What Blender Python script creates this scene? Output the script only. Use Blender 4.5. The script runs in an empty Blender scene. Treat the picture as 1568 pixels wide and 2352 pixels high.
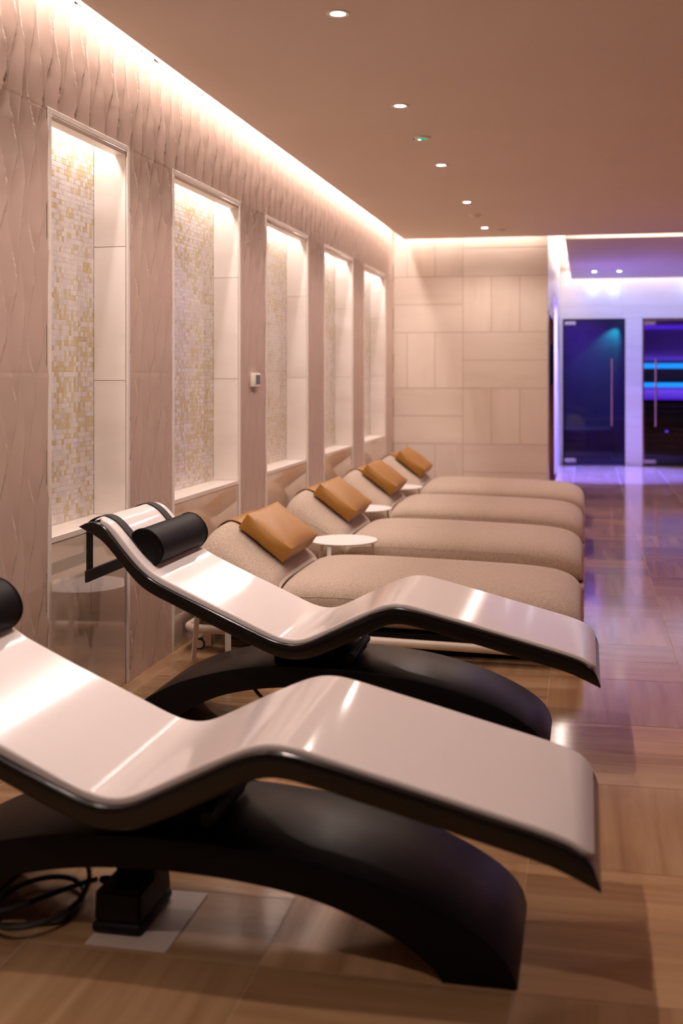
import bpy, bmesh, math, random
import numpy as np
from mathutils import Vector
random.seed(7)
S = bpy.context.scene
COL = S.collection
PI = math.pi
FZ = -0.012                      # floor level
HC = 2.716                       # underside of the lowered ceiling
WX = -1.97                       # left wall face
YB = 11.17                       # stone back wall
YF = 16.4                        # far wall with the glass doors
SX = -0.378                      # side wall behind the corner
TOP = 3.05                       # top of the cove space

# ------------------------------------------------------------------ materials
def new_mat(name):
    m = bpy.data.materials.new(name); m.use_nodes = True
    nt = m.node_tree; nt.nodes.clear()
    out = nt.nodes.new('ShaderNodeOutputMaterial')
    return m, nt, out

def principled(nt, out, col, rough, metal=0.0, coat=0.0, spec=0.5):
    b = nt.nodes.new('ShaderNodeBsdfPrincipled')
    b.inputs['Base Color'].default_value = (*col, 1)
    b.inputs['Roughness'].default_value = rough
    b.inputs['Metallic'].default_value = metal
    b.inputs['Coat Weight'].default_value = coat
    b.inputs['Coat Roughness'].default_value = 0.04
    b.inputs['Specular IOR Level'].default_value = spec
    nt.links.new(b.outputs[0], out.inputs[0])
    return b

def mat(name, col, rough=0.5, metal=0.0, coat=0.0, spec=0.5, var=0.04, scale=6.0, bump=0.0, bscale=200.0, bdist=0.002):
    m, nt, out = new_mat(name)
    b = principled(nt, out, col, rough, metal, coat, spec)
    tc = nt.nodes.new('ShaderNodeTexCoord')
    n = nt.nodes.new('ShaderNodeTexNoise'); n.inputs['Scale'].default_value = scale; n.inputs['Detail'].default_value = 4
    nt.links.new(tc.outputs['Object'], n.inputs['Vector'])
    r = nt.nodes.new('ShaderNodeValToRGB')
    r.color_ramp.elements[0].position = 0.3; r.color_ramp.elements[1].position = 0.7
    r.color_ramp.elements[0].color = (*[max(0, c * (1 - var)) for c in col], 1)
    r.color_ramp.elements[1].color = (*[min(1, c * (1 + var)) for c in col], 1)
    nt.links.new(n.outputs['Fac'], r.inputs['Fac']); nt.links.new(r.outputs[0], b.inputs['Base Color'])
    if bump:
        n2 = nt.nodes.new('ShaderNodeTexNoise'); n2.inputs['Scale'].default_value = bscale; n2.inputs['Detail'].default_value = 2
        nt.links.new(tc.outputs['Object'], n2.inputs['Vector'])
        bp = nt.nodes.new('ShaderNodeBump'); bp.inputs['Strength'].default_value = bump; bp.inputs['Distance'].default_value = bdist
        nt.links.new(n2.outputs['Fac'], bp.inputs['Height']); nt.links.new(bp.outputs[0], b.inputs['Normal'])
    return m

def emit(name, col, strength):
    m, nt, out = new_mat(name)
    e = nt.nodes.new('ShaderNodeEmission'); e.inputs[0].default_value = (*col, 1); e.inputs[1].default_value = strength
    nt.links.new(e.outputs[0], out.inputs[0]); return m

def fabric(name, dark, light):
    m, nt, out = new_mat(name)
    b = principled(nt, out, light, 0.9, spec=0.2)
    b.inputs['Sheen Weight'].default_value = 0.25; b.inputs['Sheen Roughness'].default_value = 0.5
    tc = nt.nodes.new('ShaderNodeTexCoord')
    n = nt.nodes.new('ShaderNodeTexNoise'); n.inputs['Scale'].default_value = 260; n.inputs['Detail'].default_value = 3
    nt.links.new(tc.outputs['Object'], n.inputs['Vector'])
    r = nt.nodes.new('ShaderNodeValToRGB'); r.color_ramp.elements[0].position = 0.38; r.color_ramp.elements[1].position = 0.62
    r.color_ramp.elements[0].color = (*dark, 1); r.color_ramp.elements[1].color = (*light, 1)
    nt.links.new(n.outputs['Fac'], r.inputs[0]); nt.links.new(r.outputs[0], b.inputs['Base Color'])
    bp = nt.nodes.new('ShaderNodeBump'); bp.inputs['Strength'].default_value = 0.55; bp.inputs['Distance'].default_value = 0.003
    nt.links.new(n.outputs['Fac'], bp.inputs['Height']); nt.links.new(bp.outputs[0], b.inputs['Normal'])
    return m

def stone(name, c0, c1, c2, rough, spec=0.5, coat=0.0, across=34.0, along=1.6, tint=0.12, axes=(0, 1), bump=0.0):
    """vein-cut stone; the face attribute 'tile' = (tint, vein direction, offset)"""
    m, nt, out = new_mat(name)
    b = principled(nt, out, c1, rough, coat=coat, spec=spec)
    N = nt.nodes.new; L = nt.links.new
    at = N('ShaderNodeAttribute'); at.attribute_name = 'tile'
    sep = N('ShaderNodeSeparateColor'); L(at.outputs['Color'], sep.inputs[0])
    tc = N('ShaderNodeTexCoord')
    def mapped(k):
        mp = N('ShaderNodeMapping')
        sc = [1.0, 1.0, 1.0]; sc[axes[k]] = along; sc[axes[1 - k]] = across
        mp.inputs['Scale'].default_value = sc
        L(tc.outputs['Object'], mp.inputs[0]); return mp
    a, c = mapped(0), mapped(1)
    mx = N('ShaderNodeMix'); mx.data_type = 'VECTOR'
    L(sep.outputs[1], mx.inputs['Factor']); L(a.outputs[0], mx.inputs['A']); L(c.outputs[0], mx.inputs['B'])
    of = N('ShaderNodeVectorMath'); of.operation = 'MULTIPLY_ADD'
    cmb = N('ShaderNodeCombineXYZ')
    for i in range(3): L(sep.outputs[2], cmb.inputs[i])
    L(cmb.outputs[0], of.inputs[0]); of.inputs[1].default_value = (91, 57, 73); L(mx.outputs['Result'], of.inputs[2])
    n = N('ShaderNodeTexNoise'); n.inputs['Scale'].default_value = 1.0; n.inputs['Detail'].default_value = 5; n.inputs['Distortion'].default_value = 0.6
    L(of.outputs[0], n.inputs['Vector'])
    r = N('ShaderNodeValToRGB'); cr = r.color_ramp
    cr.elements[0].position = 0.28; cr.elements[0].color = (*c0, 1)
    cr.elements[1].position = 0.72; cr.elements[1].color = (*c2, 1)
    e = cr.elements.new(0.5); e.color = (*c1, 1)
    L(n.outputs['Fac'], r.inputs[0])
    mr = N('ShaderNodeMapRange'); mr.inputs['To Min'].default_value = 1 - tint; mr.inputs['To Max'].default_value = 1 + tint
    L(sep.outputs[0], mr.inputs[0])
    vm = N('ShaderNodeVectorMath'); vm.operation = 'SCALE'
    L(r.outputs[0], vm.inputs[0]); L(mr.outputs[0], vm.inputs['Scale'])
    L(vm.outputs[0], b.inputs['Base Color'])
    return m

def mosaic_mat(name):
    m, nt, out = new_mat(name)
    b = principled(nt, out, (.7, .6, .5), 0.14, spec=0.6)
    N = nt.nodes.new; L = nt.links.new
    at = N('ShaderNodeAttribute'); at.attribute_name = 'tile'
    sep = N('ShaderNodeSeparateColor'); L(at.outputs['Color'], sep.inputs[0])
    r = N('ShaderNodeValToRGB'); cr = r.color_ramp; cr.interpolation = 'CONSTANT'
    stops = [(0, (.74, .66, .64)), (.22, (.68, .61, .60)), (.42, (.78, .71, .68)), (.60, (.58, .45, .24)), (.72, (.64, .52, .30)), (.84, (.62, .51, .34))]
    cr.elements[0].position = 0; cr.elements[0].color = (*stops[0][1], 1)
    cr.elements[1].position = stops[1][0]; cr.elements[1].color = (*stops[1][1], 1)
    for p, c in stops[2:]:
        e = cr.elements.new(p); e.color = (*c, 1)
    L(sep.outputs[0], r.inputs[0]); L(r.outputs[0], b.inputs['Base Color'])
    return m

def glass(name, col, f0=0.06, rough=0.0):
    m, nt, out = new_mat(name)
    N = nt.nodes.new; L = nt.links.new
    t = N('ShaderNodeBsdfTransparent'); t.inputs[0].default_value = (*col, 1)
    g = N('ShaderNodeBsdfGlossy'); g.inputs['Roughness'].default_value = rough; g.inputs[0].default_value = (1, 1, 1, 1)
    fr = N('ShaderNodeFresnel'); fr.inputs[0].default_value = 1.5
    mx = N('ShaderNodeMixShader'); L(fr.outputs[0], mx.inputs[0]); L(t.outputs[0], mx.inputs[1]); L(g.outputs[0], mx.inputs[2])
    L(mx.outputs[0], out.inputs[0]); return m

def slat_wood(name, c0, c1):
    m, nt, out = new_mat(name)
    b = principled(nt, out, c1, 0.5)
    N = nt.nodes.new; L = nt.links.new
    tc = N('ShaderNodeTexCoord')
    mp = N('ShaderNodeMapping'); mp.inputs['Scale'].default_value = (1.5, 20, 20); L(tc.outputs['Object'], mp.inputs[0])
    n = N('ShaderNodeTexNoise'); n.inputs['Scale'].default_value = 3; n.inputs['Detail'].default_value = 4; L(mp.outputs[0], n.inputs[0])
    r = N('ShaderNodeValToRGB'); r.color_ramp.elements[0].color = (*c0, 1); r.color_ramp.elements[1].color = (*c1, 1)
    L(n.outputs[0], r.inputs[0]); L(r.outputs[0], b.inputs['Base Color']); return m

M = {}
M['plaster'] = mat('ceiling_plaster', (.80, .70, .61), .85, var=.015, scale=1.5)
M['relief'] = mat('wave_relief_tile', (.56, .42, .35), .40, var=.02, scale=2)
M['trim'] = mat('niche_trim', (.82, .74, .68), .35, var=.02)
M['stone_back'] = stone('pale_limestone', (.70, .59, .50), (.755, .65, .565), (.785, .685, .60), .20, axes=(0, 2), across=5, along=.9, tint=.03, spec=.45)
M['stone_side'] = stone('pale_limestone_side', (.70, .62, .55), (.78, .70, .63), (.82, .75, .68), .25, axes=(1, 2), across=9, along=.8, tint=.04, spec=.45)
M['stone_dark'] = stone('dimmed_stone', (.12, .08, .06), (.16, .11, .08), (.20, .14, .10), .35, axes=(0, 2), across=6, along=1, tint=.05)  # unseen walls coloured dark to stand in for a dim room there
M['stone_dark_side'] = stone('dimmed_stone_side', (.12, .08, .06), (.16, .11, .08), (.20, .14, .10), .35, axes=(1, 2), across=6, along=1, tint=.05)
M['marble'] = stone('niche_marble', (.74, .66, .60), (.83, .76, .71), (.87, .81, .77), .25, axes=(0, 2), across=4, along=1.2, tint=.03)
M['marble_low'] = stone('polished_brown_marble', (.60, .47, .37), (.68, .56, .46), (.72, .60, .51), .05, axes=(1, 2), across=4, along=1.2, tint=.03, spec=.75, coat=.5)
M['floor'] = stone('vein_cut_floor_stone', (.31, .172, .084), (.40, .238, .122), (.48, .305, .17), .115, axes=(0, 1), across=18, along=1.0, tint=.14, spec=.6)
M['grout'] = mat('grout', (.42, .30, .20), .8, var=.05)
M['grout_pale'] = mat('pale_grout', (.46, .35, .28), .8, var=.03)
M['grout_mosaic'] = mat('mosaic_grout', (.80, .72, .64), .8, var=.03)
M['mosaic'] = mosaic_mat('glass_mosaic')
M['shell_white'] = mat('white_ceramic_shell', (.74, .685, .672), .09, var=.012, scale=900, spec=.13)
M['shell_black'] = mat('black_shell_rim', (.006, .0048, .0045), .22, var=.15, spec=.45)
M['arch_black'] = mat('black_satin_base', (.005, .004, .004), .36, var=.2, scale=2, spec=.16)
M['leather_black'] = mat('black_leather', (.005, .004, .0045), .5, var=.1, bump=.12, bscale=350, spec=.1)
M['webbing'] = mat('black_webbing', (.012, .009, .009), .7, var=.2, scale=400)
M['fabric'] = fabric('taupe_boucle_fabric', (.35, .265, .195), (.60, .485, .39))
M['leather_tan'] = mat('tan_leather', (.335, .148, .023), .42, var=.05, scale=5, bump=.12, bscale=420, spec=.4)
M['metal_cream'] = mat('cream_powder_coat', (.66, .57, .47), .4, var=.02)
M['table_white'] = mat('white_lacquer', (.82, .77, .75), .35, var=.01)
M['black'] = mat('matt_black', (.006, .005, .005), .5, var=.15, spec=.2)
M['rubber'] = mat('black_rubber', (.015, .013, .013), .6, var=.15)
M['copper'] = mat('copper', (.70, .36, .26), .22, metal=1, var=.03)
M['steel'] = mat('brushed_steel', (.75, .70, .68), .25, metal=1, var=.03)
M['white_plastic'] = mat('cream_plastic', (.80, .74, .66), .45, var=.01)
M['screen'] = mat('grey_screen', (.13, .12, .13), .15, var=.03)
M['plate'] = mat('pale_floor_plate', (.62, .52, .46), .35, var=.02)
M['glass_dark'] = glass('tinted_glass', (.55, .50, .66))
M['panel'] = mat('glow_panel_grey', (.42, .36, .50), .5, var=.05)
M['glass_sauna'] = glass('clear_glass', (.80, .80, .86))
M['steam_wall'] = mat('steam_room_tile', (.30, .27, .40), .3, var=.1, scale=5)
M['wood_dark'] = slat_wood('dark_sauna_wood', (.06, .028, .016), (.14, .07, .04))
M['violet_room'] = mat('violet_lit_plaster', (.78, .72, .74), .6, var=.02)
M['lens'] = emit('downlight_lens', (1, .97, .92), 40)
M['lens_green'] = emit('green_lens', (.03, .45, .22), 1.0)
M['lens_spot'] = emit('emergency_led', (.75, 1, .9), 6)
M['led_blue'] = emit('blue_led_strip', (.015, .30, 1.0), 1.9)
M['led_violet'] = emit('violet_led_strip', (.10, .02, .75), 1.2)
M['teal_lens'] = emit('teal_lens', (.05, 1.0, .7), 8)
M['violet_dot'] = emit('violet_indicator', (.15, .05, .9), 2)

# ------------------------------------------------------------------ mesh helpers
def link(name, me, parent=None):
    o = bpy.data.objects.new(name, me); COL.objects.link(o)
    if parent is not None: o.parent = parent
    return o

def mesh(name, verts, faces, m, parent=None, smooth=False, tile=None, mats=None, midx=None, angle=None):
    me = bpy.data.meshes.new(name)
    me.from_pydata([tuple(v) for v in verts], [], faces)
    for mm in (mats or [m]): me.materials.append(mm)
    if midx is not None: me.polygons.foreach_set('material_index', midx)
    if tile is not None:
        at = me.attributes.new('tile', 'FLOAT_COLOR', 'CORNER')
        d = []
        for p, t in zip(me.polygons, tile):
            d += [t[0], t[1], t[2], 1.0] * p.loop_total
        at.data.foreach_set('color', d)
    if smooth:
        me.polygons.foreach_set('use_smooth', [True] * len(me.polygons))
        if angle: me.set_sharp_from_angle(angle=math.radians(angle))
    me.update()
    return link(name, me, parent)

class MB:
    def __init__(s): s.v = []; s.f = []
    def add(s, v, f):
        o = len(s.v); s.v += [tuple(p) for p in v]; s.f += [tuple(i + o for i in q) for q in f]; return s
    def box(s, x0, x1, y0, y1, z0, z1):
        v = [(x, y, z) for x in (x0, x1) for y in (y0, y1) for z in (z0, z1)]
        return s.add(v, [(0, 1, 3, 2), (4, 6, 7, 5), (0, 4, 5, 1), (2, 3, 7, 6), (0, 2, 6, 4), (1, 5, 7, 3)])
    def rbox(s, x0, x1, y0, y1, z0, z1, r=.004, seg=2):
        bm = bmesh.new(); bmesh.ops.create_cube(bm, size=1)
        for v in bm.verts:
            v.co = Vector(((x0 + x1) / 2 + v.co.x * (x1 - x0), (y0 + y1) / 2 + v.co.y * (y1 - y0), (z0 + z1) / 2 + v.co.z * (z1 - z0)))
        bmesh.ops.bevel(bm, geom=bm.edges[:], offset=r, segments=seg, affect='EDGES', profile=.5)
        bm.verts.index_update(); s.add([v.co[:] for v in bm.verts], [[v.index for v in f.verts] for f in bm.faces]); bm.free(); return s
    def tube(s, pts, r, n=12, closed=False, caps=True):
        pts = [Vector(p) for p in pts]; N = len(pts); rings = []
        rr = r if isinstance(r, (list, tuple)) else [r] * N
        up = None
        for i, p in enumerate(pts):
            a = pts[(i - 1) % N] if (closed or i > 0) else p
            b = pts[(i + 1) % N] if (closed or i < N - 1) else p
            t = (b - a).normalized()
            if up is None:
                up = Vector((0, 0, 1)) if abs(t.z) < .9 else Vector((1, 0, 0))
            u = (up - t * up.dot(t)).normalized(); w = t.cross(u); up = u
            rings.append([p + (u * math.cos(2 * PI * k / n) + w * math.sin(2 * PI * k / n)) * rr[i] for k in range(n)])
        v = [q for g in rings for q in g]; f = []
        for i in range(N if closed else N - 1):
            j = (i + 1) % N
            for k in range(n):
                f.append((i * n + k, i * n + (k + 1) % n, j * n + (k + 1) % n, j * n + k))
        if not closed and caps:
            f.append(tuple(range(n))[::-1]); f.append(tuple((N - 1) * n + k for k in range(n)))
        return s.add(v, f)
    def lathe(s, prof, c=(0, 0, 0), n=40):
        v = []; f = []
        for r, z in prof:
            for k in range(n):
                a = 2 * PI * k / n; v.append((c[0] + r * math.cos(a), c[1] + r * math.sin(a), c[2] + z))
        for i in range(len(prof) - 1):
            for k in range(n):
                f.append((i * n + k, i * n + (k + 1) % n, (i + 1) * n + (k + 1) % n, (i + 1) * n + k))
        f.append(tuple(range(n))[::-1]); f.append(tuple((len(prof) - 1) * n + k for k in range(n)))
        return s.add(v, f)
    def rings(s, R, closed=True, cap=True):
        n = len(R[0]); v = [p for g in R for p in g]; f = []
        for i in range(len(R) - 1):
            for k in range(n if closed else n - 1):
                f.append((i * n + k, i * n + (k + 1) % n, (i + 1) * n + (k + 1) % n, (i + 1) * n + k))
        if cap:
            f.append(tuple(range(n))[::-1]); f.append(tuple((len(R) - 1) * n + k for k in range(n)))
        return s.add(v, f)
    def build(s, name, m, parent=None, smooth=False, angle=35):
        o = mesh(name, s.v, s.f, m, parent)
        bm = bmesh.new(); bm.from_mesh(o.data); bmesh.ops.recalc_face_normals(bm, faces=bm.faces[:]); bm.to_mesh(o.data); bm.free()
        if smooth:
            o.data.polygons.foreach_set('use_smooth', [True] * len(o.data.polygons))
            o.data.set_sharp_from_angle(angle=math.radians(angle))
        return o

def thing(name, label, cat, loc=(0, 0, 0), group=None, rz=0):
    o = bpy.data.objects.new(name, None); COL.objects.link(o)
    o.location = loc; o.rotation_euler = (0, 0, rz); o.empty_display_size = .1
    o['label'] = label; o['category'] = cat
    if group: o['group'] = group
    return o
def tag(o, label, cat, group=None):
    o['label'] = label; o['category'] = cat
    if group: o['group'] = group
    return o
def struct(o): o['kind'] = 'structure'; return o
def dup(root, loc, label=None, rz=None):
    r = root.copy(); COL.objects.link(r); r.location = loc
    if rz is not None: r.rotation_euler = (0, 0, rz)
    if label: r['label'] = label
    for ch in list(root.children):
        c = ch.copy(); COL.objects.link(c); c.parent = r
        for g in ch.children:
            d = g.copy(); COL.objects.link(d); d.parent = c
    return r

def spline(pts, n, it=2):
    """evenly resampled, lightly smoothed polyline"""
    P = np.array(pts, float)
    for _ in range(it):                       # Chaikin corner cutting
        Q = [P[0]]
        for a, b in zip(P[:-1], P[1:]): Q += [a * .75 + b * .25, a * .25 + b * .75]
        Q.append(P[-1]); P = np.array(Q)
    d = np.r_[0, np.cumsum(np.linalg.norm(np.diff(P, axis=0), axis=1))]
    t = np.linspace(0, d[-1], n)
    return np.stack([np.interp(t, d, P[:, k]) for k in range(P.shape[1])], 1)
def smooth_line(P, it):
    P = P.copy()
    for _ in range(it): P[1:-1] = (P[:-2] + 2 * P[1:-1] + P[2:]) / 4
    return P
def normals2(P):
    t = np.gradient(P, axis=0); t /= np.linalg.norm(t, axis=1)[:, None]
    return np.stack([-t[:, 1], t[:, 0]], 1)

# ------------------------------------------------------------------ tiled surfaces
def tiled(name, rects, fn, m_tile, m_grout, bounds, gap=.0025, depth=.002, parent=None, holes=None):
    """rects: (u0,v0,u1,v1,direction); fn(u,v,d) -> xyz; grout sheet lies 'depth' behind"""
    v = []; f = []; t = []; mi = []
    for (u0, v0, u1, v1, dr) in rects:
        a, b = random.random(), random.random(); g = gap / 2
        o = len(v); v += [fn(u0 + g, v0 + g, 0), fn(u1 - g, v0 + g, 0), fn(u1 - g, v1 - g, 0), fn(u0 + g, v1 - g, 0)]
        f.append((o, o + 1, o + 2, o + 3)); t.append((a, dr, b)); mi.append(0)
    for (u0, v0, u1, v1) in bounds:
        o = len(v); v += [fn(u0, v0, depth), fn(u1, v0, depth), fn(u1, v1, depth), fn(u0, v1, depth)]
        f.append((o, o + 1, o + 2, o + 3)); t.append((.5, 0, .5)); mi.append(1)
    return mesh(name, v, f, None, parent, tile=t, mats=[m_tile, m_grout], midx=mi)

def clip(r, b):
    u0, v0, u1, v1 = max(r[0], b[0]), max(r[1], b[1]), min(r[2], b[2]), min(r[3], b[3])
    return (u0, v0, u1, v1, r[4]) if u1 - u0 > .004 and v1 - v0 > .004 else None
def basket(u_org, v_org, bu, bv, nu, bounds, nh=2, flip=0):
    """checkerboard of blocks: nu upright tiles / nh lying tiles"""
    out = []
    for b in bounds:
        i0 = math.floor((b[0] - u_org) / bu); i1 = math.ceil((b[2] - u_org) / bu)
        j0 = math.floor((b[1] - v_org) / bv); j1 = math.ceil((b[3] - v_org) / bv)
        for i in range(i0, i1):
            for j in range(j0, j1):
                x, y = u_org + i * bu, v_org + j * bv
                if (i + j + flip) % 2 == 0:
                    rs = [(x + bu * k / nu, y, x + bu * (k + 1) / nu, y + bv, 1) for k in range(nu)]
                else:
                    rs = [(x, y + bv * k / nh, x + bu, y + bv * (k + 1) / nh, 0) for k in range(nh)]
                out += [c for c in (clip(r, b) for r in rs) if c]
    return out

XR, YN = 4.4, -2.6                # right wall, wall behind the camera
# floor: blocks of 0.577 x 0.63 m with alternating vein direction
fb = [(-1.905, YN, XR, YF)]
rects = []
for i in range(-5, 9):
    for j in range(-6, 28):
        x, y = .42 + i * .577, 4.92 + j * .632
        if (i + j) % 2 == 0: rs = [(x, y, x + .577, y + .632, 1)]
        else: rs = [(x, y, x + .577, y + .316, 0), (x, y + .316, x + .577, y + .632, 0)]
        rects += [c for c in (clip(r, fb[0]) for r in rs) if c]
rects += [(-2.2, YN + .632 * k, -1.905, min(YF, YN + .632 * (k + 1)), 1) for k in range(31) if YN + .632 * k < YF]
fb = [(-2.2, YN, XR, YF)]
struct(tiled('floor', rects, lambda u, v, d: (u, v, FZ - d * .4), M['floor'], M['grout'], fb, gap=.003))

# back wall, tiled in 3 upright / 2 lying blocks
bb = [(WX, FZ, SX, TOP)]
struct(tiled('wall_back', basket(-1.243, .039, .872, .5755, 3, bb, flip=1), lambda u, v, d: (u, YB + d, v), M['stone_back'], M['grout_pale'], bb, gap=.006))
# far wall with two door openings
DA, DB = (-.337, .566, 2.149), (.815, 1.74, 2.140)
fbs = [(SX, FZ, DA[0], DA[2]), (DA[1], FZ, DB[0], DA[2]), (DB[1], FZ, XR, DA[2]), (SX, DA[2], XR, TOP)]
rf = [c for b in fbs for c in (clip((SX + .9 * i, FZ + .585 * j, SX + .9 * i + .9, FZ + .585 * j + .585, 0), b) for i in range(7) for j in range(6)) if c]
struct(tiled('wall_far', rf, lambda u, v, d: (u, YF + d, v), M['stone_back'], M['grout_pale'], fbs))
# side wall past the corner (faces +X), closed door and an open violet doorway
sd0, sd1, sdz = 11.5, 13.02, 2.0
so0, so1, soz = 13.45, 14.8, 2.30
sbs = [(YB, FZ, sd0, sdz), (sd1, FZ, so0, soz), (sd0, sdz, sd1, soz), (YB, sdz, sd0, soz), (so1, FZ, YF, soz), (YB, soz, YF, TOP)]
rs_ = [c for b in sbs for c in (clip((YB + .9 * i, FZ + .585 * j, YB + .9 * i + .9, FZ + .585 * j + .585, 0), b) for i in range(7) for j in range(6)) if c]
struct(tiled('wall_side', rs_, lambda u, v, d: (SX - d, u, v), M['stone_side'], M['grout_pale'], sbs))
# right wall and the wall behind the camera
rb = [(YN, FZ, YF, TOP)]
struct(tiled('wall_right', basket(0, .04, .9, .6, 3, rb), lambda u, v, d: (XR + d, u, v), M['stone_dark_side'], M['grout_pale'], rb))
nb = [(-2.2, FZ, XR, TOP)]
struct(tiled('wall_front', basket(0, .04, .9, .6, 3, nb), lambda u, v, d: (u, YN - d, v), M['stone_dark'], M['grout_pale'], nb))

# ceiling: lowered slabs with shadow-gap coves, and the slab above
b = MB().box(-1.83, XR, YN, 11.02, HC, HC + .05); struct(b.build('ceiling', M['plaster']))
b = MB().box(-.21, XR, 11.27, 16.1, HC, HC + .05); struct(b.build('ceiling_far', M['plaster']))
b = MB().box(-2.3, XR + .1, YN - .1, YF + .2, TOP, TOP + .05); struct(b.build('ceiling_cove', M['plaster']))

# ------------------------------------------------------------------ left wall: wave relief with niche portals
NICHE = [(3.781, 4.467), (5.022, 6.03), (6.587, 7.598), (8.13, 9.145), (9.65, 10.694)]
NT, NB = 2.308, .722
FR = .026                        # frame width
rng = np.random.RandomState(3)
PITCH = .066
LZ = .46
PH = np.array([0, .9, -.6, .4, -.3, 1.0, -.8, .2]); AM = np.array([.30, .36, .34, .28, .40, .34, .26, .38])
def relief(Y, Z):
    k0 = np.floor(Y / PITCH).astype(int)
    xs = []
    for d in range(-2, 4):
        i = k0 + d; ii = i % 8
        xs.append(PITCH * (i + AM[ii] * np.sin(2 * PI * Z / LZ + PI * (i % 2) + PH[ii]) + .06 * np.sin(4 * PI * Z / LZ + 1.3 * ii)))
    X = np.sort(np.stack(xs), 0)
    a = np.where(X <= Y, X, -1e9).max(0); c = np.where(X > Y, X, 1e9).min(0)
    w = np.clip(c - a, .004, .3); t = np.clip((Y - a) / w, 0, 1)
    g = np.clip(w / PITCH, .12, 1.25)
    h = .0075 * g * t ** 1.6 + .0030 * (g - .6)
    for dd in (Y - a, c - Y): h = h + .0030 * np.exp(-(dd / .0030) ** 2)
    for zs in (2.322, 1.342):    # panel joints
        h = h - .0008 * np.exp(-((Z - zs) / .003) ** 2)
    return h
V = []; F = []
def relief_patch(y0, y1, z0, z1, dy, dz):
    ny = max(2, int(round((y1 - y0) / dy)) + 1); nz = max(2, int(round((z1 - z0) / dz)) + 1)
    zz = np.linspace(z0, z1, nz)
    for zs in (2.322, 1.342):
        if z0 < zs < z1: zz = np.sort(np.r_[zz, zs - .006, zs, zs + .006])
    nz = len(zz)
    Y, Z = np.meshgrid(np.linspace(y0, y1, ny), zz, indexing='ij')
    Hh = relief(Y, Z); o = len(V)
    V.extend(zip((WX - .006 + Hh).ravel().tolist(), Y.ravel().tolist(), Z.ravel().tolist()))
    q = (o + np.arange(ny - 1)[:, None] * nz + np.arange(nz - 1)[None, :]).ravel()
    F.extend(np.stack([q, q + nz, q + nz + 1, q + 1], 1).tolist())
edges = [YN] + [e for n in NICHE for e in (n[0] - FR, n[1] + FR)] + [YB]
relief_patch(YN, 2.6, FZ, TOP, .03, .08)
relief_patch(2.6, edges[1], FZ, NT + FR, .0035, .018)
for k in range(1, 6): relief_patch(edges[2 * k], edges[2 * k + 1], FZ, NT + FR, .0035, .018)
relief_patch(2.6, YB, NT + FR, 2.80, .0035, .018)
relief_patch(2.6, YB, 2.80, TOP, .08, .08)
struct(mesh('wall_left', V, F, M['relief'], smooth=True))

def make_niche(idx, y0, y1):
    root = bpy.data.objects.new('wall_niche_%d' % idx, None); COL.objects.link(root); root['kind'] = 'structure'
    bx = WX - .154
    # mosaic back panel
    rows = []
    z = NB + .002
    while z < NT + .07:
        y = y0 + .001 - random.random() * .004
        while y < y1 - .004:
            rows.append((max(y, y0), z, min(y + .0215, y1), z + .0215, 0)); y += .0215
        z += .0215
    v = []; f = []; t = []; mi = []
    for (a, c, d, e, _) in rows:
        g = .0008; k = len(v); tl = [random.uniform(-.0003, .0003) for _ in range(2)]
        v += [(bx + tl[0], a + g, c + g), (bx + tl[1], d - g, c + g), (bx - tl[0], d - g, e - g), (bx - tl[1], a + g, e - g)]
        f.append((k, k + 1, k + 2, k + 3))
        gold = .33 + .16 * math.sin(c * 5.3 + idx) + .10 * math.sin(a * 9 + c * 17)
        t.append(((.60 + random.random() * .4) if random.random() < gold else random.random() * .6, 0, random.random())); mi.append(0)
    k = len(v); v += [(bx - .0007, y0, NB), (bx - .0007, y1, NB), (bx - .0007, y1, NT + .09), (bx - .0007, y0, NT + .09)]
    f.append((k, k + 1, k + 2, k + 3)); t.append((0, 0, 0)); mi.append(1)
    mesh('mosaic_panel', v, f, None, root, tile=t, mats=[M['mosaic'], M['grout_mosaic']], midx=mi)
    # marble reveals left and right
    seams = [NB, 1.31, 1.895, NT + .09]
    for s, yy in ((1, y1), (-1, y0)):
        rr = [(bx, a, WX - .004, c, 0) for a, c in zip(seams[:-1], seams[1:])]
        tiled('marble_reveal', rr, lambda u, w, d, yy=yy, s=s: (u, yy + s * d, w), M['marble'], M['grout_pale'], [(bx, NB, WX - .004, NT + .09)], parent=root)
    MB().box(bx, WX - .001, y0, y1, NB - .02, NB).build('sill', M['trim'], root)
    MB().box(bx - .002, WX - .004, y0 - .01, y1 + .01, NT + .09, NT + .10).build('soffit', M['trim'], root)
    # lip that hides the light strip
    MB().box(WX - .055, WX - .004, y0, y1, NT - .014, NT + .004).build('lip', M['trim'], root)
    fr = MB()
    for (a, c) in ((y0 - FR, y0), (y1, y1 + FR)):
        fr.rbox(WX - .0035, WX + .004, a, c, FZ, NT + FR, .002)
    fr.rbox(WX - .0035, WX + .004, y0, y1, NT + .004, NT + FR, .002)
    fr.build('frame', M['trim'], root)
    ym = (y0 + y1) / 2
    tiled('lower_panel', [(y0, FZ, ym, NB - .02, 0), (ym, FZ, y1, NB - .02, 0)], lambda u, w, d: (WX - .004 - d, u, w), M['marble_low'], M['grout_pale'], [(y0, FZ, y1, NB - .02)], gap=.0018, parent=root)
    return root
for k, (a, c) in enumerate(NICHE): make_niche(k + 1, a, c)

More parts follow.
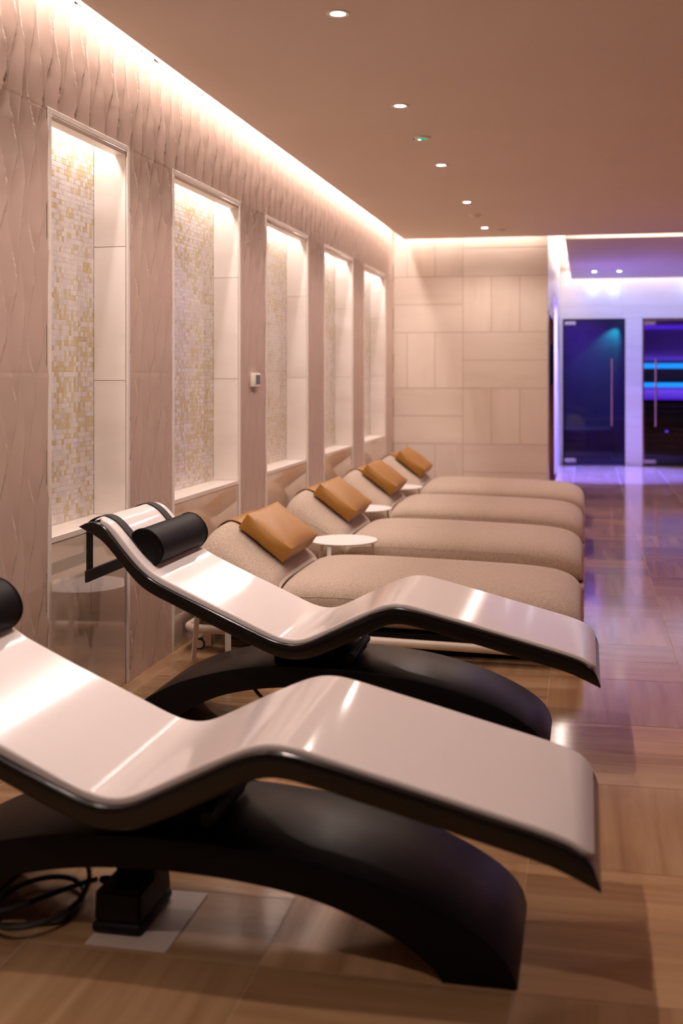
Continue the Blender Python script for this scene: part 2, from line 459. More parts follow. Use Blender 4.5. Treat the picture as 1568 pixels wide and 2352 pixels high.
# ------------------------------------------------------------------ heated loungers
W_ = [(-1.800, .797), (-1.779, .793), (-1.757, .781), (-1.735, .761), (-1.713, .735), (-1.682, .698), (-1.646, .658), (-1.611, .622), (-1.585, .602), (-1.559, .586), (-1.515, .566),
      (-1.407, .516), (-1.283, .463), (-1.169, .412), (-1.117, .389), (-1.080, .377), (-1.044, .373), (-1.013, .376), (-.982, .387), (-.935, .410), (-.833, .462), (-.731, .508),
      (-.696, .519), (-.66, .523), (-.62, .519), (-.574, .508), (-.369, .456), (-.169, .405), (-.070, .380), (-.016, .363), (.010, .350), (.026, .337), (.036, .322)]
T_ = [(-1.867, .766), (-1.855, .776), (-1.832, .786), (-1.812, .790), (-1.797, .788), (-1.775, .775), (-1.757, .757), (-1.726, .719), (-1.704, .692), (-1.673, .656), (-1.638, .620), (-1.603, .589), (-1.568, .568),
      (-1.507, .539), (-1.378, .484), (-1.242, .425), (-1.163, .391), (-1.111, .370), (-1.075, .361), (-1.044, .359), (-1.010, .362), (-.975, .374), (-.930, .398), (-.82, .452), (-.752, .487), (-.702, .506),
      (-.665, .511), (-.623, .507), (-.546, .490), (-.418, .458), (-.267, .420), (-.118, .381), (-.035, .358), (.005, .343), (.030, .322), (.045, .295), (.050, .267)]
B_ = [(-1.867, .764), (-1.846, .750), (-1.826, .741), (-1.800, .728), (-1.774, .710), (-1.748, .683), (-1.717, .648), (-1.691, .617), (-1.664, .586), (-1.638, .559), (-1.612, .538), (-1.585, .522), (-1.542, .503),
      (-1.443, .459), (-1.322, .404), (-1.253, .373), (-1.190, .346), (-1.137, .324), (-1.101, .311), (-1.059, .304), (-1.018, .303), (-.976, .310), (-.930, .328), (-.838, .372), (-.762, .411), (-.727, .430),
      (-.702, .442), (-.677, .449), (-.640, .450), (-.571, .437), (-.469, .411), (-.317, .373), (-.168, .334), (-.069, .310), (-.035, .297), (.004, .280), (.030, .268), (.048, .262)]
HWID = .30                        # half width
AX = -.945                        # middle of the arch
def lounger_parts(root):
    Y0 = 0.0
    T = smooth_line(spline(T_, 170), 6); Bc = smooth_line(spline(B_, 170), 6)
    R = []
    for (tx, tz), (bx, bz) in zip(T, Bc):
        th = math.hypot(tx - bx, tz - bz); k = min(1, th / .05)
        def P(y, s, d=0.0):      # s: 0 top .. 1 bottom
            return (tx + (bx - tx) * s, Y0 + y, tz + (bz - tz) * s)
        h = HWID; e = .010 * k
        ring = [P(-h + .05, .05), P(-h + .020, .04), P(-h + .017, .0), P(-h + .004, .03), P(-h + .001, .055), P(-h, .10), P(-h, .5), P(-h + .002, .86), P(-h + .006, .95), P(-h + .016, 1.0)]
        ring += [(x, -y, z) for (x, y, z) in ring[::-1]]
        R.append(ring)
    MB().rings(R).build('shell', M['shell_black'], root, True, 26)
    # white heated surface
    Wc = smooth_line(spline(W_, 170), 5); Nn = normals2(Wc)
    hw = HWID - .020; R = []
    n = len(Wc)
    for i, ((x, z), (nx, nz)) in enumerate(zip(Wc, Nn)):
        ed = min(i, n - 1 - i) * .011
        q = hw - (.03 - math.sqrt(max(0, .03 ** 2 - (.03 - min(.03, ed)) ** 2)))   # rounded corners
        lo = -.022; r = .006
        def P(y, d): return (x + nx * d, Y0 + y, z + nz * d)
        ring = [P(-q + .02, lo), P(-q, lo), P(-q, -r), P(-q + r * .12, -r * .6), P(-q + r * .4, -r * .22), P(-q + r * .8, -r * .03), P(-q + r * 1.15, 0), P(-q + r * 1.6, 0), P(-q + .1, 0)]
        ring += [(a, -b_, c) for (a, b_, c) in ring[::-1]]
        R.append(ring)
    MB().rings(R).build('heated_surface', M['shell_white'], root, True, 40)
    # arch base: outer and inner arcs
    out = [(-1.755, FZ), (-1.735, .035), (-1.70, .075), (-1.65, .113), (-1.56, .162), (-1.477, .193), (-1.395, .216), (-1.313, .234), (-1.232, .246), (-1.152, .253), (-1.046, .257), (-.94, .256), (-.829, .252), (-.717, .243),
           (-.615, .230), (-.504, .206), (-.409, .178), (-.313, .140), (-.24, .102), (-.20, .074), (-.17, .044), (-.155, .018), (-.147, FZ)]
    inn = [(-1.585, FZ), (-1.57, .012), (-1.54, .036), (-1.50, .065), (-1.46, .090), (-1.374, .130), (-1.288, .153), (-1.203, .168), (-1.118, .177), (-1.03, .181), (-.953, .182), (-.832, .177), (-.747, .169), (-.665, .158), (-.587, .141),
           (-.50, .112), (-.424, .080), (-.375, .052), (-.344, .026), (-.322, .004), (-.312, FZ)]
    O = spline(out, 90) + np.array([.018, 0]); I = spline(inn, 90) + np.array([.018, 0]); aw = .2025
    R = []
    for (ox, oz), (ix, iz) in zip(O, I):
        e = .006; d = Vector((ix - ox, iz - oz)); d = d / max(d.length, 1e-6) * e
        ring = [(ox, -aw + e, oz), (ox + d.x * .3, -aw + e * .3, oz + d.y * .3), (ox + d.x, -aw, oz + d.y), (ix, -aw, iz)]
        ring += [(a, -b_, c) for (a, b_, c) in ring[::-1]]
        R.append(ring)
    MB().rings(R).build('arch_base', M['arch_black'], root, True, 40)
    # tilt pivot between arch and shell
    p = MB(); p.rbox(-1.16, -.92, -.13, .13, .245, .325, .01)
    p.tube([(-.86, -.15, .285), (-.86, .15, .285)], .018, 16); p.rbox(-1.0, -.845, -.10, .10, .262, .30, .006)
    p.build('pivot', M['black'], root, True)
    # bolster with flat back, straps and counterweight bar
    sec = [(-1.690, .722), (-1.688, .735), (-1.672, .747), (-1.652, .753), (-1.632, .752), (-1.610, .743), (-1.591, .727), (-1.575, .706), (-1.566, .685), (-1.564, .665), (-1.569, .645), (-1.58, .628), (-1.594, .615), (-1.603, .611), (-1.612, .618), (-1.65, .66), (-1.675, .694)]
    sec = [tuple(p) for p in smooth_line(spline(sec + [sec[0]], 49, 2), 1)[:-1]]
    cx_ = sum(p[0] for p in sec) / len(sec); cz_ = sum(p[1] for p in sec) / len(sec)
    R = []
    for y, k in ((-.218, 0.90), (-.222, .96), (-.220, 1.0), (-.212, 1.0), (.262, 1.0), (.270, 1.0), (.272, .96), (.268, .90)):
        R.append([(cx_ + (x - cx_) * k, y, cz_ + (z - cz_) * k) for x, z in sec])
    bo = MB().rings(R).build('bolster', M['leather_black'], root, True, 50)
    for y in (-.219, .269):
        MB().tube([(x, y, z) for x, z in sec], .0028, 6, closed=True).build('piping', M['leather_black'], bo, True)
    i0 = int(np.argmin(np.abs(Wc[:, 0] + 1.655)))
    path = [tuple(Wc[i] + Nn[i] * .0045) for i in range(i0, 0, -1)] + [(-1.812, .7975), (-1.83, .792), (-1.85, .783), (-1.866, .772), (-1.872, .758), (-1.872, .72), (-1.872, .56)]
    path = spline(path, 46, 1)
    pn = normals2(path)
    for ya, yb in ((-.225, -.172), (.175, .228)):
        R = []
        for (x, z), (nx, nz) in zip(path, pn):
            R.append([(x - nx * .0015, ya, z - nz * .0015), (x - nx * .0015, yb, z - nz * .0015), (x + nx * .0015, yb, z + nz * .0015), (x + nx * .0015, ya, z + nz * .0015)])
        MB().rings(R).build('strap', M['webbing'], root, True)
    MB().rbox(-1.877, -1.866, -.232, .232, .542, .588, .003).build('strap_bar', M['webbing'], root)

lounger = thing('heated_lounger', 'nearest white heated lounger, its head end cut off by the left edge of the photo', 'lounger', (-.018, 2.60, 0), 'heated loungers')
lounger_parts(lounger)
dup(lounger, (0, 4.10, 0), 'farther white heated lounger, its whole black bolster visible, before the first beige bed')

# power box, plate and cables beneath the front lounger
tag(MB().rbox(-1.165, -.962, 2.40, 2.692, FZ, FZ + .004, .0015).build('floor_plate', M['plate']), 'pale square floor plate under the nearest white lounger', 'plate')
pb = thing('power_box', 'black power supply box standing on the pale plate under the nearest lounger', 'power box', (-1.105, 2.55, FZ + .004))
MB().rbox(-.066, .062, -.105, .105, 0, .028, .012, 3).build('base', M['black'], pb, True)
bxm = MB(); bm = bmesh.new(); bmesh.ops.create_cube(bm, size=1)
for v in bm.verts:
    t = v.co.z + .5; k = 1 - .05 * t
    v.co = Vector((v.co.x * .122 * k - .002, v.co.y * .20 * k, .024 + t * .078))
bmesh.ops.bevel(bm, geom=bm.edges[:], offset=.008, segments=2, affect='EDGES')
bm.verts.index_update(); bxm.add([v.co[:] for v in bm.verts], [[v.index for v in f.verts] for f in bm.faces]); bm.free()
bxm.build('housing', M['black'], pb, True)
MB().rbox(-.045, .056, -.01, .092, .09, .168, .006).build('riser', M['black'], pb, True)
MB().tube([(-.06, .02, .07), (-.085, .02, .07), (-.10, .02, .072)], [.012, .012, .007], 12).build('plug', M['black'], pb, True)
loop = []
for k in range(49):
    a = -.4 + 2 * PI * 1.75 * k / 48
    loop.append((-1.36 + .105 * math.cos(a) + .0006 * k, 2.53 + .15 * math.sin(a), FZ + .008 + .0011 * k + .03 * max(0, math.sin(a)) * (k > 24)))
cab = [(-1.60, 2.44, FZ + .008), (-1.50, 2.40, FZ + .008)] + loop + [(-1.27, 2.58, .04), (-1.215, 2.57, .062)]
tag(MB().tube(spline(cab, 140, 2), .0065, 10).build('power_cable', M['rubber'], None, True), 'black cable coiled on the floor beside the power box under the nearest lounger', 'cable')
cab2 = [(-1.25, 3.96, .17), (-1.20, 3.94, .12), (-1.13, 3.95, .07), (-1.06, 3.97, .045), (-1.02, 4.02, .06), (-1.06, 4.08, .09), (-1.1, 4.1, .15)]
tag(MB().tube(spline(cab2, 60, 2), .0065, 10).build('power_cable', M['rubber'], None, True), 'short loop of black cable hanging under the arch of the second white lounger', 'cable')

# ------------------------------------------------------------------ fabric day beds
BW = .475                         # half width
def sect(x, zt, hw, zb, n=3.4, N=56, yo=0.0):
    zm = (zt + zb) / 2; hz = max(.002, (zt - zb) / 2); out = []
    for k in range(N):
        a = 2 * PI * k / N; c, s = math.cos(a), math.sin(a)
        crown = .0
        out.append((x, yo + hw * math.copysign(abs(c) ** (2 / n), c), zm + hz * math.copysign(abs(s) ** (2 / (n * .8)), s)))
    return out
def rail_z(x): return .052 + .024 * (-x)
def loft_cushion(name, prof, root, ends):
    P = spline(prof, 110, 2); L = np.r_[0, np.cumsum(np.linalg.norm(np.diff(P, axis=0), axis=1))]; tot = L[-1]
    R = []
    for (x, z), l in zip(P, L):
        hw = BW
        for dist, rad in ((l, ends[0]), (tot - l, ends[1])):
            if rad and dist < rad: hw = min(hw, BW - rad * .55 * (1 - math.sqrt(max(0, 1 - (1 - dist / rad) ** 2))))
        R.append(sect(x, z, hw, rail_z(x) + .012))
    return MB().rings(R).build(name, M['fabric'], root, True, 60)
def bed_parts(root):
    seat = [(-.022, .075), (-.012, .14), (-.015, .19), (-.030, .237), (-.062, .275), (-.115, .303), (-.19, .321), (-.33, .334), (-.6, .344), (-.9, .352), (-1.15, .357), (-1.30, .356), (-1.39, .347), (-1.44, .330), (-1.468, .306), (-1.478, .27), (-1.480, .15)]
    back = [(-1.478, .13), (-1.479, .29), (-1.484, .325), (-1.50, .357), (-1.53, .385), (-1.60, .438), (-1.68, .500), (-1.73, .540), (-1.765, .566), (-1.795, .578), (-1.825, .573), (-1.862, .548), (-1.888, .505), (-1.902, .44), (-1.908, .30), (-1.905, .125)]
    s = loft_cushion('seat_cushion', seat, root, (.30, .03))
    k = loft_cushion('backrest_cushion', back, root, (.03, .30))
    # stitched seam along the sides, piping at the crease
    def side(P, x0, x1, fr, y):
        out = []
        for x in np.linspace(x0, x1, 30):
            zt = float(np.interp(-x, -P[::1, 0], P[:, 1])); zb = rail_z(x) + .012; n = 3.4
            zm, hz = (zt + zb) / 2, (zt - zb) / 2; z = zb + fr * (zt - zb)
            sn = ((z - zm) / hz) ** (n * .8 / 2); c = math.sqrt(max(0, 1 - sn * sn))
            out.append((x, y * (BW * c ** (2 / n) + .0006), z))
        return out
    sp = np.array([q for q in seat if q[0] < -.1 and q[0] > -1.45]); kp = np.array([q for q in back if -1.80 < q[0] < -1.49])
    for y in (-1, 1):
        MB().tube(side(sp, -.32, -1.44, .66, y), .0017, 6).build('seam', M['fabric'], s, True)
        MB().tube(side(kp, -1.50, -1.70, .72, y), .0017, 6).build('seam', M['fabric'], k, True)
    pts = [(-1.476 + .004 * math.cos(3 * y), y * (BW - .016), .316 - .05 * abs(y) ** 4 - .09 * abs(y) ** 14) for y in np.linspace(-1, 1, 41)]
    MB().tube(pts, .0085, 8).build('piping', M['fabric'], k, True)
    # frame tube
    r = .06; loop = []
    for cx, cy, a0 in ((-.09, BW - .04, 0), (-1.86, BW - .04, 90), (-1.86, -(BW - .04), 180), (-.09, -(BW - .04), 270)):
        for q in range(7):
            a = math.radians(a0 + 15 * q); loop.append((cx + r * math.cos(a), cy + r * math.sin(a)))
    MB().tube([(x, y, rail_z(x)) for x, y in loop], .021, 14, closed=True).build('frame', M['metal_cream'], root, True)
    MB().box(-1.74, -.12, -BW + .06, BW - .06, .03, .10).build('underside_block', M['black'], root)  # plain black block filling the space under the cushions
    for y in (-1, 1):
        c = MB(); yy = y * (BW - .035)
        c.rbox(-1.845, -1.80, yy - .022, yy + .022, .005, .085, .003)
        cs = c.build('caster', M['metal_cream'], root)
        w = MB().tube([(-1.86, yy - .028 , FZ + .027), (-1.86, yy - .010, FZ + .027)], .027, 24)
        w.build('wheel', M['rubber'], cs, True)
        w2 = MB().tube([(-1.86, yy - .0295, FZ + .027), (-1.86, yy - .009, FZ + .027)], .020, 24); w2.build('wheel_cap', M['metal_cream'], cs, True)
        MB().tube([(-.14, yy, FZ), (-.14, yy, .05)], .016, 16).build('leg', M['metal_cream'], root, True)
    # leather pillow
    A = Vector((-1.690, 0, .627)); Bq = Vector((-1.456, 0, .453)); n3 = Vector((-.050, 0, -.071))
    ctr = (A + Bq) / 2 + n3 / 2; ux = (Bq - A).normalized(); uz = (-n3).normalized(); yo = .045
    bm = bmesh.new(); bmesh.ops.create_cube(bm, size=2)
    bmesh.ops.subdivide_edges(bm, edges=bm.edges[:], cuts=11, use_grid_fill=True)
    hx, hy, hz = .146, .275, .044
    for v in bm.verts:
        x, y, z = v.co
        fx, fy, fz = 1 - x * x, 1 - y * y, 1 - z * z
        px = x * hx * (1 - .05 * fy * fz) + math.copysign(.016, x) * (abs(x) > .999) * fy * fz
        py = y * hy * (1 + .0) + math.copysign(.020, y) * (abs(y) > .999) * fx * fz
        pz = z * hz + math.copysign(.017, z) * (abs(z) > .999) * (fx ** .6) * (fy ** .6)
        # seams drawn in between the corners
        if abs(z) > .999 and (abs(x) > .999 or abs(y) > .999):
            pz *= 1 - .10 * (fx + fy)
        pz += .0015 * math.sin(9 * y + 5 * x) * fx
        w = ctr + ux * px + Vector((0, 1, 0)) * (py + yo) + uz * pz
        v.co = w
    bm.verts.index_update()
    pm = MB().add([v.co[:] for v in bm.verts], [[v.index for v in f.verts] for f in bm.faces]); bm.free()
    pl = pm.build('pillow', M['leather_tan'], root, True, 55)
    bv = pl.modifiers.new('soft', 'BEVEL'); bv.width = .004; bv.segments = 2; bv.limit_method = 'ANGLE'; bv.angle_limit = math.radians(40)
    # strap over the head end
    bp = smooth_line(spline([(-1.70, .535), (-1.735, .560), (-1.768, .5765), (-1.795, .5835), (-1.828, .580), (-1.867, .555), (-1.896, .510), (-1.911, .44), (-1.916, .33)], 40, 2), 2)
    bn = normals2(bp); R = []
    for (x, z), (nx, nz) in zip(bp, bn):
        d = .0015
        R.append([(x - nx * d, yo - .20, z - nz * d), (x - nx * d, yo + .20, z - nz * d), (x + nx * d, yo + .20, z + nz * d), (x + nx * d, yo - .20, z + nz * d)])
    MB().rings(R).build('strap', M['leather_tan'], root, True)

bed = thing('day_bed', 'nearest of the four beige beds, right behind the farther white lounger', 'day bed', (0, 5.545, 0), 'fabric day beds')
bed_parts(bed)
for k, lb in ((1, 'second nearest beige bed, just behind the most visible white round table'),
              (2, 'third nearest beige bed, next to the one along the stone back wall'),
              (3, 'farthest beige bed with tan pillow, standing along the stone back wall')):
    dup(bed, (0, 5.545 + 1.545 * k, 0), lb)

# ------------------------------------------------------------------ side tables
def table_parts(root):
    MB().lathe([(.0, -.010), (.190, -.010), (.199, -.008), (.2025, -.005), (.2025, -.002), (.200, 0), (.0, 0)], (0, 0, .346), 72).build('tabletop', M['table_white'], root, True, 30)
    for a in (math.radians(40), math.radians(148), math.radians(285)):
        c, s = math.cos(a), math.sin(a); R = []
        for r, z in ((.225, FZ), (.182, .337)):
            w = .013; tk = .004
            R.append([(r * c + tk * c * i - s * w * j, r * s + tk * s * i + c * w * j, z) for i, j in ((1, 1), (1, -1), (-1, -1), (-1, 1))])
        MB().rings(R).build('leg', M['table_white'], root)
tb = thing('side_table', 'round side table hidden by the farther white lounger, only a thin leg shows', 'side table', (-1.625, 4.80, 0), 'white round side tables', math.radians(5))
table_parts(tb)
for (x, y), lb in (((-1.425, 6.37), 'white round side table between the nearest two beige beds'),
                   ((-1.61, 7.90), 'white round side table between the second and third beige beds'),
                   ((-1.61, 9.45), 'white round side table between the third and farthest beige beds')):
    dup(tb, (x, y, 0), lb, math.radians(108))

# ------------------------------------------------------------------ wall and ceiling devices
th = thing('thermostat', 'small cream thermostat with a grey screen on the wave wall between niches', 'thermostat', (WX, 6.305, 1.302))
MB().rbox(0, .028, -.062, .062, -.041, .041, .004).build('housing', M['white_plastic'], th, True)
MB().rbox(.024, .0295, -.034, .050, -.027, .030, .001).build('screen', M['screen'], th)

dl_labels = ['largest recessed ceiling downlight, at the top edge of the photo',
             'recessed ceiling downlight just above the green emergency light in the photo',
             'recessed ceiling downlight just below the green emergency light in the photo',
             'recessed ceiling downlight just above the unlit smoke detector in the photo',
             'farthest recessed downlight of the row, beside the small white sensor']
def downlight_parts(root):
    MB().lathe([(.0285, .012), (.0285, -.001), (.031, -.0035), (.043, -.005), (.0465, -.003), (.0475, 0), (.0475, .002), (.031, .012)], (0, 0, 0), 48).build('bezel', M['trim'], root, True)
    MB().lathe([(.0, -.0040), (.015, -.0037), (.024, -.0027), (.028, -.001), (.028, .004), (.0, .004)], (0, 0, 0), 40).build('lens', M['lens'], root, True)
dl = thing('downlight', dl_labels[0], 'ceiling light', (-.93, 4.055, HC), 'ceiling downlights over the loungers')
downlight_parts(dl)
DLY = [5.51, 7.13, 8.71, 10.27]
for y, lb in zip(DLY, dl_labels[1:]): dup(dl, (-.937, y, HC), lb)
for x, lb in ((.11, 'left of the two tiny downlights on the far lilac ceiling'), (.44, 'right of the two tiny downlights on the far lilac ceiling')):
    o = dup(dl, (x, 14.95, HC), lb); o['group'] = 'tiny downlights on the far ceiling'
em = thing('ceiling_emergency_light', 'round ceiling emergency light with a green lit lens among the downlights', 'emergency light', (-.94, 6.28, HC))
MB().lathe([(.0, 0), (.055, 0), (.0545, -.004), (.049, -.008), (.034, -.0085), (.0, -.0085)], (0, 0, 0), 44).build('bezel', M['trim'], em, True)
MB().lathe([(.0, -.013), (.018, -.0122), (.030, -.0085), (.0, -.0085)], (0, 0, 0), 32).build('lens', M['lens_green'], em, True)
MB().lathe([(.0, -.0165), (.007, -.0155), (.008, -.0125), (.0, -.0125)], (-.012, -.004, 0), 16).build('indicator', M['lens_spot'], em, True)
MB().lathe([(.0, -.010), (.0055, -.010), (.0055, -.008), (.0, -.008)], (-.045, -.008, 0), 14).build('button', M['black'], em, True)
sm = thing('smoke_detector', 'low round beige smoke detector between the farthest two downlights of the row', 'detector', (-.945, 9.42, HC))
MB().lathe([(.0, 0), (.055, 0), (.054, -.006), (.048, -.009), (.0, -.009)], (0, 0, 0), 40).build('base', M['trim'], sm, True)
MB().lathe([(.0, -.024), (.026, -.023), (.033, -.018), (.034, -.009), (.0, -.009)], (0, 0, 0), 40).build('sensor_head', M['white_plastic'], sm, True)
sn = thing('ceiling_sensor', 'small round white sensor on the ceiling right of the farthest downlight', 'sensor', (-.80, 10.42, HC))
MB().lathe([(.0, 0), (.044, 0), (.044, -.012), (.0, -.016)], (0, 0, 0), 32).build('base', M['white_plastic'], sn, True)
MB().lathe([(.0, -.028), (.012, -.026), (.02, -.02), (.022, -.013), (.0, -.013)], (0, 0, 0), 24).build('sensor_head', M['white_plastic'], sn, True)

# ------------------------------------------------------------------ far end: steam room, sauna, side door
def glass_door(n, d, gm, hx):
    root = bpy.data.objects.new('door_%d' % n, None); COL.objects.link(root); root['kind'] = 'structure'; root.location = (0, YF, 0)
    MB().box(d[0] + .012, d[1] - .012, .030, .040, FZ + .012, d[2] - .012).build('glass_panel', gm, root)
    f = MB(); f.box(d[0], d[0] + .022, -.006, .06, FZ, d[2]); f.box(d[1] - .022, d[1], -.006, .06, FZ, d[2]); f.box(d[0], d[1], -.006, .06, d[2] - .022, d[2])
    f.build('frame', M['black'] if n == 1 else M['copper'], root)
    h = MB(); h.tube([(hx, -.025, .565), (hx, -.025, 1.555)], .016, 16)
    for z in (.70, 1.42): h.tube([(hx, -.025, z), (hx, .032, z)], .009, 12)
    h.build('handle', M['copper'], root, True)
    for z0, z1 in ((.02, .075), (d[2] - .085, d[2] - .03)):
        MB().rbox(d[0] + .024, d[0] + .19, .020, .050, z0, z1, .003).build('hinge', M['steel'], root)
    return root
glass_door(1, DA, M['glass_dark'], .378)
glass_door(2, DB, M['glass_sauna'], 1.003)
def room(name, x0, x1, y0, y1, z0, z1, m, fl=None):
    b = MB()
    b.box(x0 - .03, x0, y0, y1, z0, z1).box(x1, x1 + .03, y0, y1, z0, z1).box(x0, x1, y1, y1 + .03, z0, z1).box(x0, x1, y0, y1, z1, z1 + .03).box(x0, x1, y0, y1, z0 - .03, z0)
    return struct(b.build(name, m))
room('wall_steam_room', -.60, .68, YF + .06, YF + 1.6, FZ, 2.28, M['steam_wall'])
room('wall_sauna', .72, 2.9, YF + .06, YF + 2.1, FZ, 2.28, M['wood_dark'])
st = MB().rbox(-.45, .40, YF + 1.05, YF + 1.58, FZ, .47, .03, 3).build('steam_bench', M['steam_wall'], None, True)
tag(st, 'dark stone bench seen dimly through the left glass door', 'bench')
tag(MB().lathe([(.0, -.02), (.03, -.018), (.035, 0), (.0, 0)], (.575, YF + 1.47, 2.262), 20).build('teal_spotlight', M['teal_lens'], None, True), 'teal spotlight shining in the top corner behind the left glass door', 'spotlight')
# sauna benches with slats and light strips
def sauna_bench(nm, lb, y0, y1, z):
    r = thing(nm, lb, 'bench', (.74, YF, 0))
    s = MB()
    k = y0
    while k < y1 - .05:
        s.rbox(0, 2.12, k, k + .085, z - .028, z, .004); k += .10
    s.build('seat_slats', M['wood_dark'], r)
    s = MB()
    zz = z - .06
    while zz > (FZ + .12 if z < .6 else z - .40):
        s.rbox(.0, 2.12, y0 + .02, y0 + .045, zz - .07, zz, .004); zz -= .092
    s.build('front_slats', M['wood_dark'], r)
    return r
sauna_bench('sauna_bench', 'lower slatted dark wood bench behind the right glass door', .70, 1.25, .50)
sauna_bench('sauna_bench', 'upper slatted dark wood bench behind the right glass door', 1.25, 2.05, .93)
tag(MB().rbox(.74, 2.86, YF + 2.03, YF + 2.06, 1.50, 2.24, .004).build('glow_panel', M['panel']), 'pale panel added to catch the violet glow above the blue strips behind the right glass door', 'wall panel')  # panels added to catch violet glow that the dark wood absorbs
tag(MB().rbox(.74, 2.86, YF + 2.03, YF + 2.06, .94, 1.12, .004).build('glow_panel', M['panel']), 'low pale panel added to catch the violet glow below the blue strips behind the right glass door', 'wall panel')
def strip(nm, lb, z, y, m, h=.05):
    tag(MB().box(.76, 2.85, y, y + .012, z - h / 2, z + h / 2).build(nm, m), lb, 'light strip', 'light strips inside the sauna')
strip('led_strip', 'upper bright blue light strip glowing behind the right glass door', 1.465, YF + 2.0, M['led_blue'], .08)
strip('led_strip', 'lower bright blue light strip glowing behind the right glass door', 1.155, YF + 2.0, M['led_blue'], .07)
strip('led_strip', 'dim violet light strip just below the blue strips behind the right glass door', .945, YF + 1.2, M['led_violet'], .03)
strip('led_strip', 'violet light strip near the top of the right glass door', 2.10, YF + 2.0, M['led_violet'], .06)
tag(MB().rbox(1.19, 1.225, YF + .69, YF + .70, .445, .475, .003).build('control_light', M['violet_dot']), 'tiny violet light on the front of the lower sauna bench', 'indicator light')

# side wall: closed glass door with copper edge and black pull, then open violet doorway
d3 = bpy.data.objects.new('door_3', None); COL.objects.link(d3); d3['kind'] = 'structure'; d3.location = (SX, 0, 0)
MB().box(-.05, -.04, sd0 + .02, sd1 - .02, FZ + .01, sdz - .02).build('glass_panel', M['glass_dark'], d3)
f = MB(); f.box(-.07, .012, sd1 - .05, sd1, FZ, sdz + .05); f.box(-.07, .004, sd0, sd0 + .03, FZ, sdz); f.box(-.07, .004, sd0, sd1, sdz - .04, sdz); f.build('frame', M['copper'], d3)
h = MB(); h.tube([(.012, 12.2, 1.22), (.012, 12.2, 1.66)], .02, 12); h.rbox(-.04, .012, 12.15, 12.25, 1.42, 1.60, .004); h.build('handle', M['black'], d3, True)
MB().rbox(-.03, -.006, sd0 + .03, sd0 + .8, .02, .10, .003).build('hinge', M['steel'], d3)
b = MB(); b.box(-1.30, -1.27, sd0 - .1, sd1 + .1, FZ, 2.2); b.box(-1.27, SX - .08, sd0 - .1, sd0 - .07, FZ, 2.2); b.box(-1.27, SX - .08, sd1 + .07, sd1 + .1, FZ, 2.2); b.box(-1.27, SX - .08, sd0 - .1, sd1 + .1, 2.17, 2.2); b.box(-1.27, SX - .08, sd0 - .1, sd1 + .1, FZ - .02, FZ)
struct(b.build('wall_side_room', M['steam_wall']))
b = MB(); b.box(SX - 1.0, SX - .97, so0, so1, FZ, soz); b.box(SX - .97, SX - .003, so0 - .03, so0, FZ, soz); b.box(SX - .97, SX - .003, so1, so1 + .03, FZ, soz); b.box(SX - .97, SX - .003, so0, so1, soz, soz + .03); b.box(SX - .97, SX - .003, so0, so1, FZ - .004, FZ)
struct(b.build('wall_doorway', M['violet_room']))

# ------------------------------------------------------------------ lights
def area(name, loc, size, power, col, rot=(0, 0, 0), spread=None):
    l = bpy.data.lights.new(name, 'AREA'); l.shape = 'RECTANGLE'; l.size, l.size_y = size; l.energy = power; l.color = col
    if spread: l.spread = spread
    o = bpy.data.objects.new(name, l); COL.objects.link(o); o.location = loc; o.rotation_euler = rot; return o
def spot(name, loc, power, col, deg, blend=.35, rad=.03, rot=(0, 0, 0)):
    l = bpy.data.lights.new(name, 'SPOT'); l.energy = power; l.color = col; l.spot_size = math.radians(deg); l.spot_blend = blend; l.shadow_soft_size = rad
    o = bpy.data.objects.new(name, l); COL.objects.link(o); o.location = loc; o.rotation_euler = rot; return o
WARM = (1.0, .86, .80)
LM = 6.8                          # watts per metre of cove strip
zc = HC + .16
UP = (PI, 0, 0)
def cove(name, x, y, sx, sy, wpm, col=WARM, up=.3):
    L = max(sx, sy)
    area(name, (x, y, zc), (sx, sy), wpm * L, col)
    area(name, (x, y, zc + .01), (sx, sy), wpm * L * up, col, UP)
Y0c = 1.2
cove('cove_light_left', -1.885, (Y0c + 11.0) / 2, .03, 11.0 - Y0c, LM)
cove('cove_light_back', -1.14, 11.085, 1.45, .03, LM * .7)
cove('cove_light_slot', 2.1, 11.145, 4.5, .03, LM * .7, up=1.0)
cove('cove_light_side', -.295, 13.7, .03, 4.9, LM * .32, up=1.5)
cove('cove_light_far', 2.0, 16.3, 4.6, .03, LM * .45, (.88, .88, 1.0), up=.8)
for k, (a, c) in enumerate(NICHE):
    area('niche_light', (WX - .085, (a + c) / 2, NT + .055), (.02, (c - a) - .02), 3.6 * (c - a), WARM)
for y in [.97, 2.51, 4.055] + DLY:
    spot('downlight_lamp', (-.935, y, HC - .012), 60, (1.0, .80, .71), 150, .5, .025)
VIO = (.36, .22, 1.0)
area('doorway_light', (SX - .5, (so0 + so1) / 2, soz - .02), (.6, 1.0), 130, (.26, .22, 1.0))
for x in (.11, .44):
    spot('violet_lamp', (x, 14.95, HC - .012), 2100, (.085, .105, 1.0), 55, .12, .03)
for x in (.11, .44, 1.6, 2.6):
    spot('violet_wash', (x, 14.95, HC - .012), 46, (.20, .40, 1.0), 120, .6, .03, (math.radians(45), 0, 0))
for y in (6.5, 9.5, 13.0):  # unseen sources of the pink tint; last one added to lift the far ceiling
    spot('rose_fill', (2.6, y, HC - .012), 70, (1.0, .45, .66), 150, .6, .04)
spot('teal_lamp', (.56, YF + 1.47, 2.2), 40, (.02, 1.0, .62), 62, .8, .02, (math.radians(12), math.radians(26), 0))
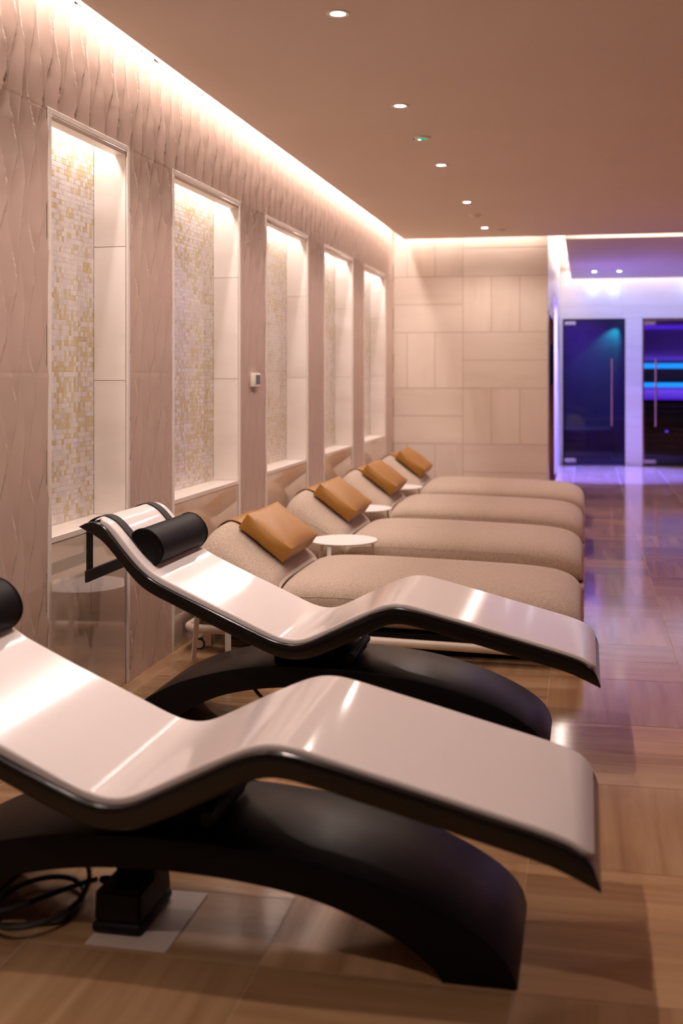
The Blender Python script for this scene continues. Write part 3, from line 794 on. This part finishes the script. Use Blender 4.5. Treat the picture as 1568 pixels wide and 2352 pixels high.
area('steam_light', (-.1, YF + .9, 2.25), (.7, .7), 14, (.34, .20, 1.0))
area('sauna_light', (1.8, YF + 1.55, 2.22), (2.0, .1), 1.6, (.22, .08, 1.0), (math.radians(35), 0, 0))
area('sauna_light_low', (1.8, YF + 1.75, .98), (2.0, .1), 5, (.22, .08, 1.0), (math.radians(125), 0, 0))
area('strip_glow', (1.8, YF + 1.99, 1.55), (2.0, .03), 1.6, (.22, .08, 1.0), UP)
area('strip_glow', (1.8, YF + 1.99, 1.08), (2.0, .03), 1.6, (.22, .08, 1.0))
area('side_room_light', (SX - .5, 12.2, 2.15), (.5, .5), 1.5, (.6, .5, 1.0))

w = bpy.data.worlds.new('dim'); S.world = w; w.use_nodes = True
w.node_tree.nodes['Background'].inputs[0].default_value = (.02, .016, .014, 1)

# ------------------------------------------------------------------ camera
cam = bpy.data.cameras.new('camera'); co = bpy.data.objects.new('camera', cam); COL.objects.link(co); S.camera = co
f_px, cx, cy = 2500.0, 871.0, 858.0
cam.sensor_fit = 'VERTICAL'; cam.sensor_height = 36; cam.sensor_width = 24
cam.lens = 36 * f_px / 2352
cam.shift_x = -(cx - 784) / 2352; cam.shift_y = -(1176 - cy) / 2352
yaw = math.atan((1345 - cx) / f_px)
co.location = (0, 0, 1.34); co.rotation_euler = (PI / 2, 0, yaw)
cam.clip_start = .05; cam.clip_end = 60
cam.dof.use_dof = True; cam.dof.focus_distance = 4.5; cam.dof.aperture_fstop = 2.0

S.view_settings.view_transform = 'Standard'; S.view_settings.look = 'None'
S.view_settings.exposure = 0.0; S.view_settings.gamma = 1.0; S.view_settings.use_curve_mapping = False
S.cycles.use_denoising = True
S.cycles.use_adaptive_sampling = True; S.cycles.adaptive_threshold = .10; S.cycles.adaptive_min_samples = 16
S.cycles.max_bounces = 7; S.cycles.diffuse_bounces = 4; S.cycles.glossy_bounces = 3; S.cycles.transparent_max_bounces = 12
S.cycles.caustics_reflective = False; S.cycles.caustics_refractive = False
S.cycles.sample_clamp_indirect = 6
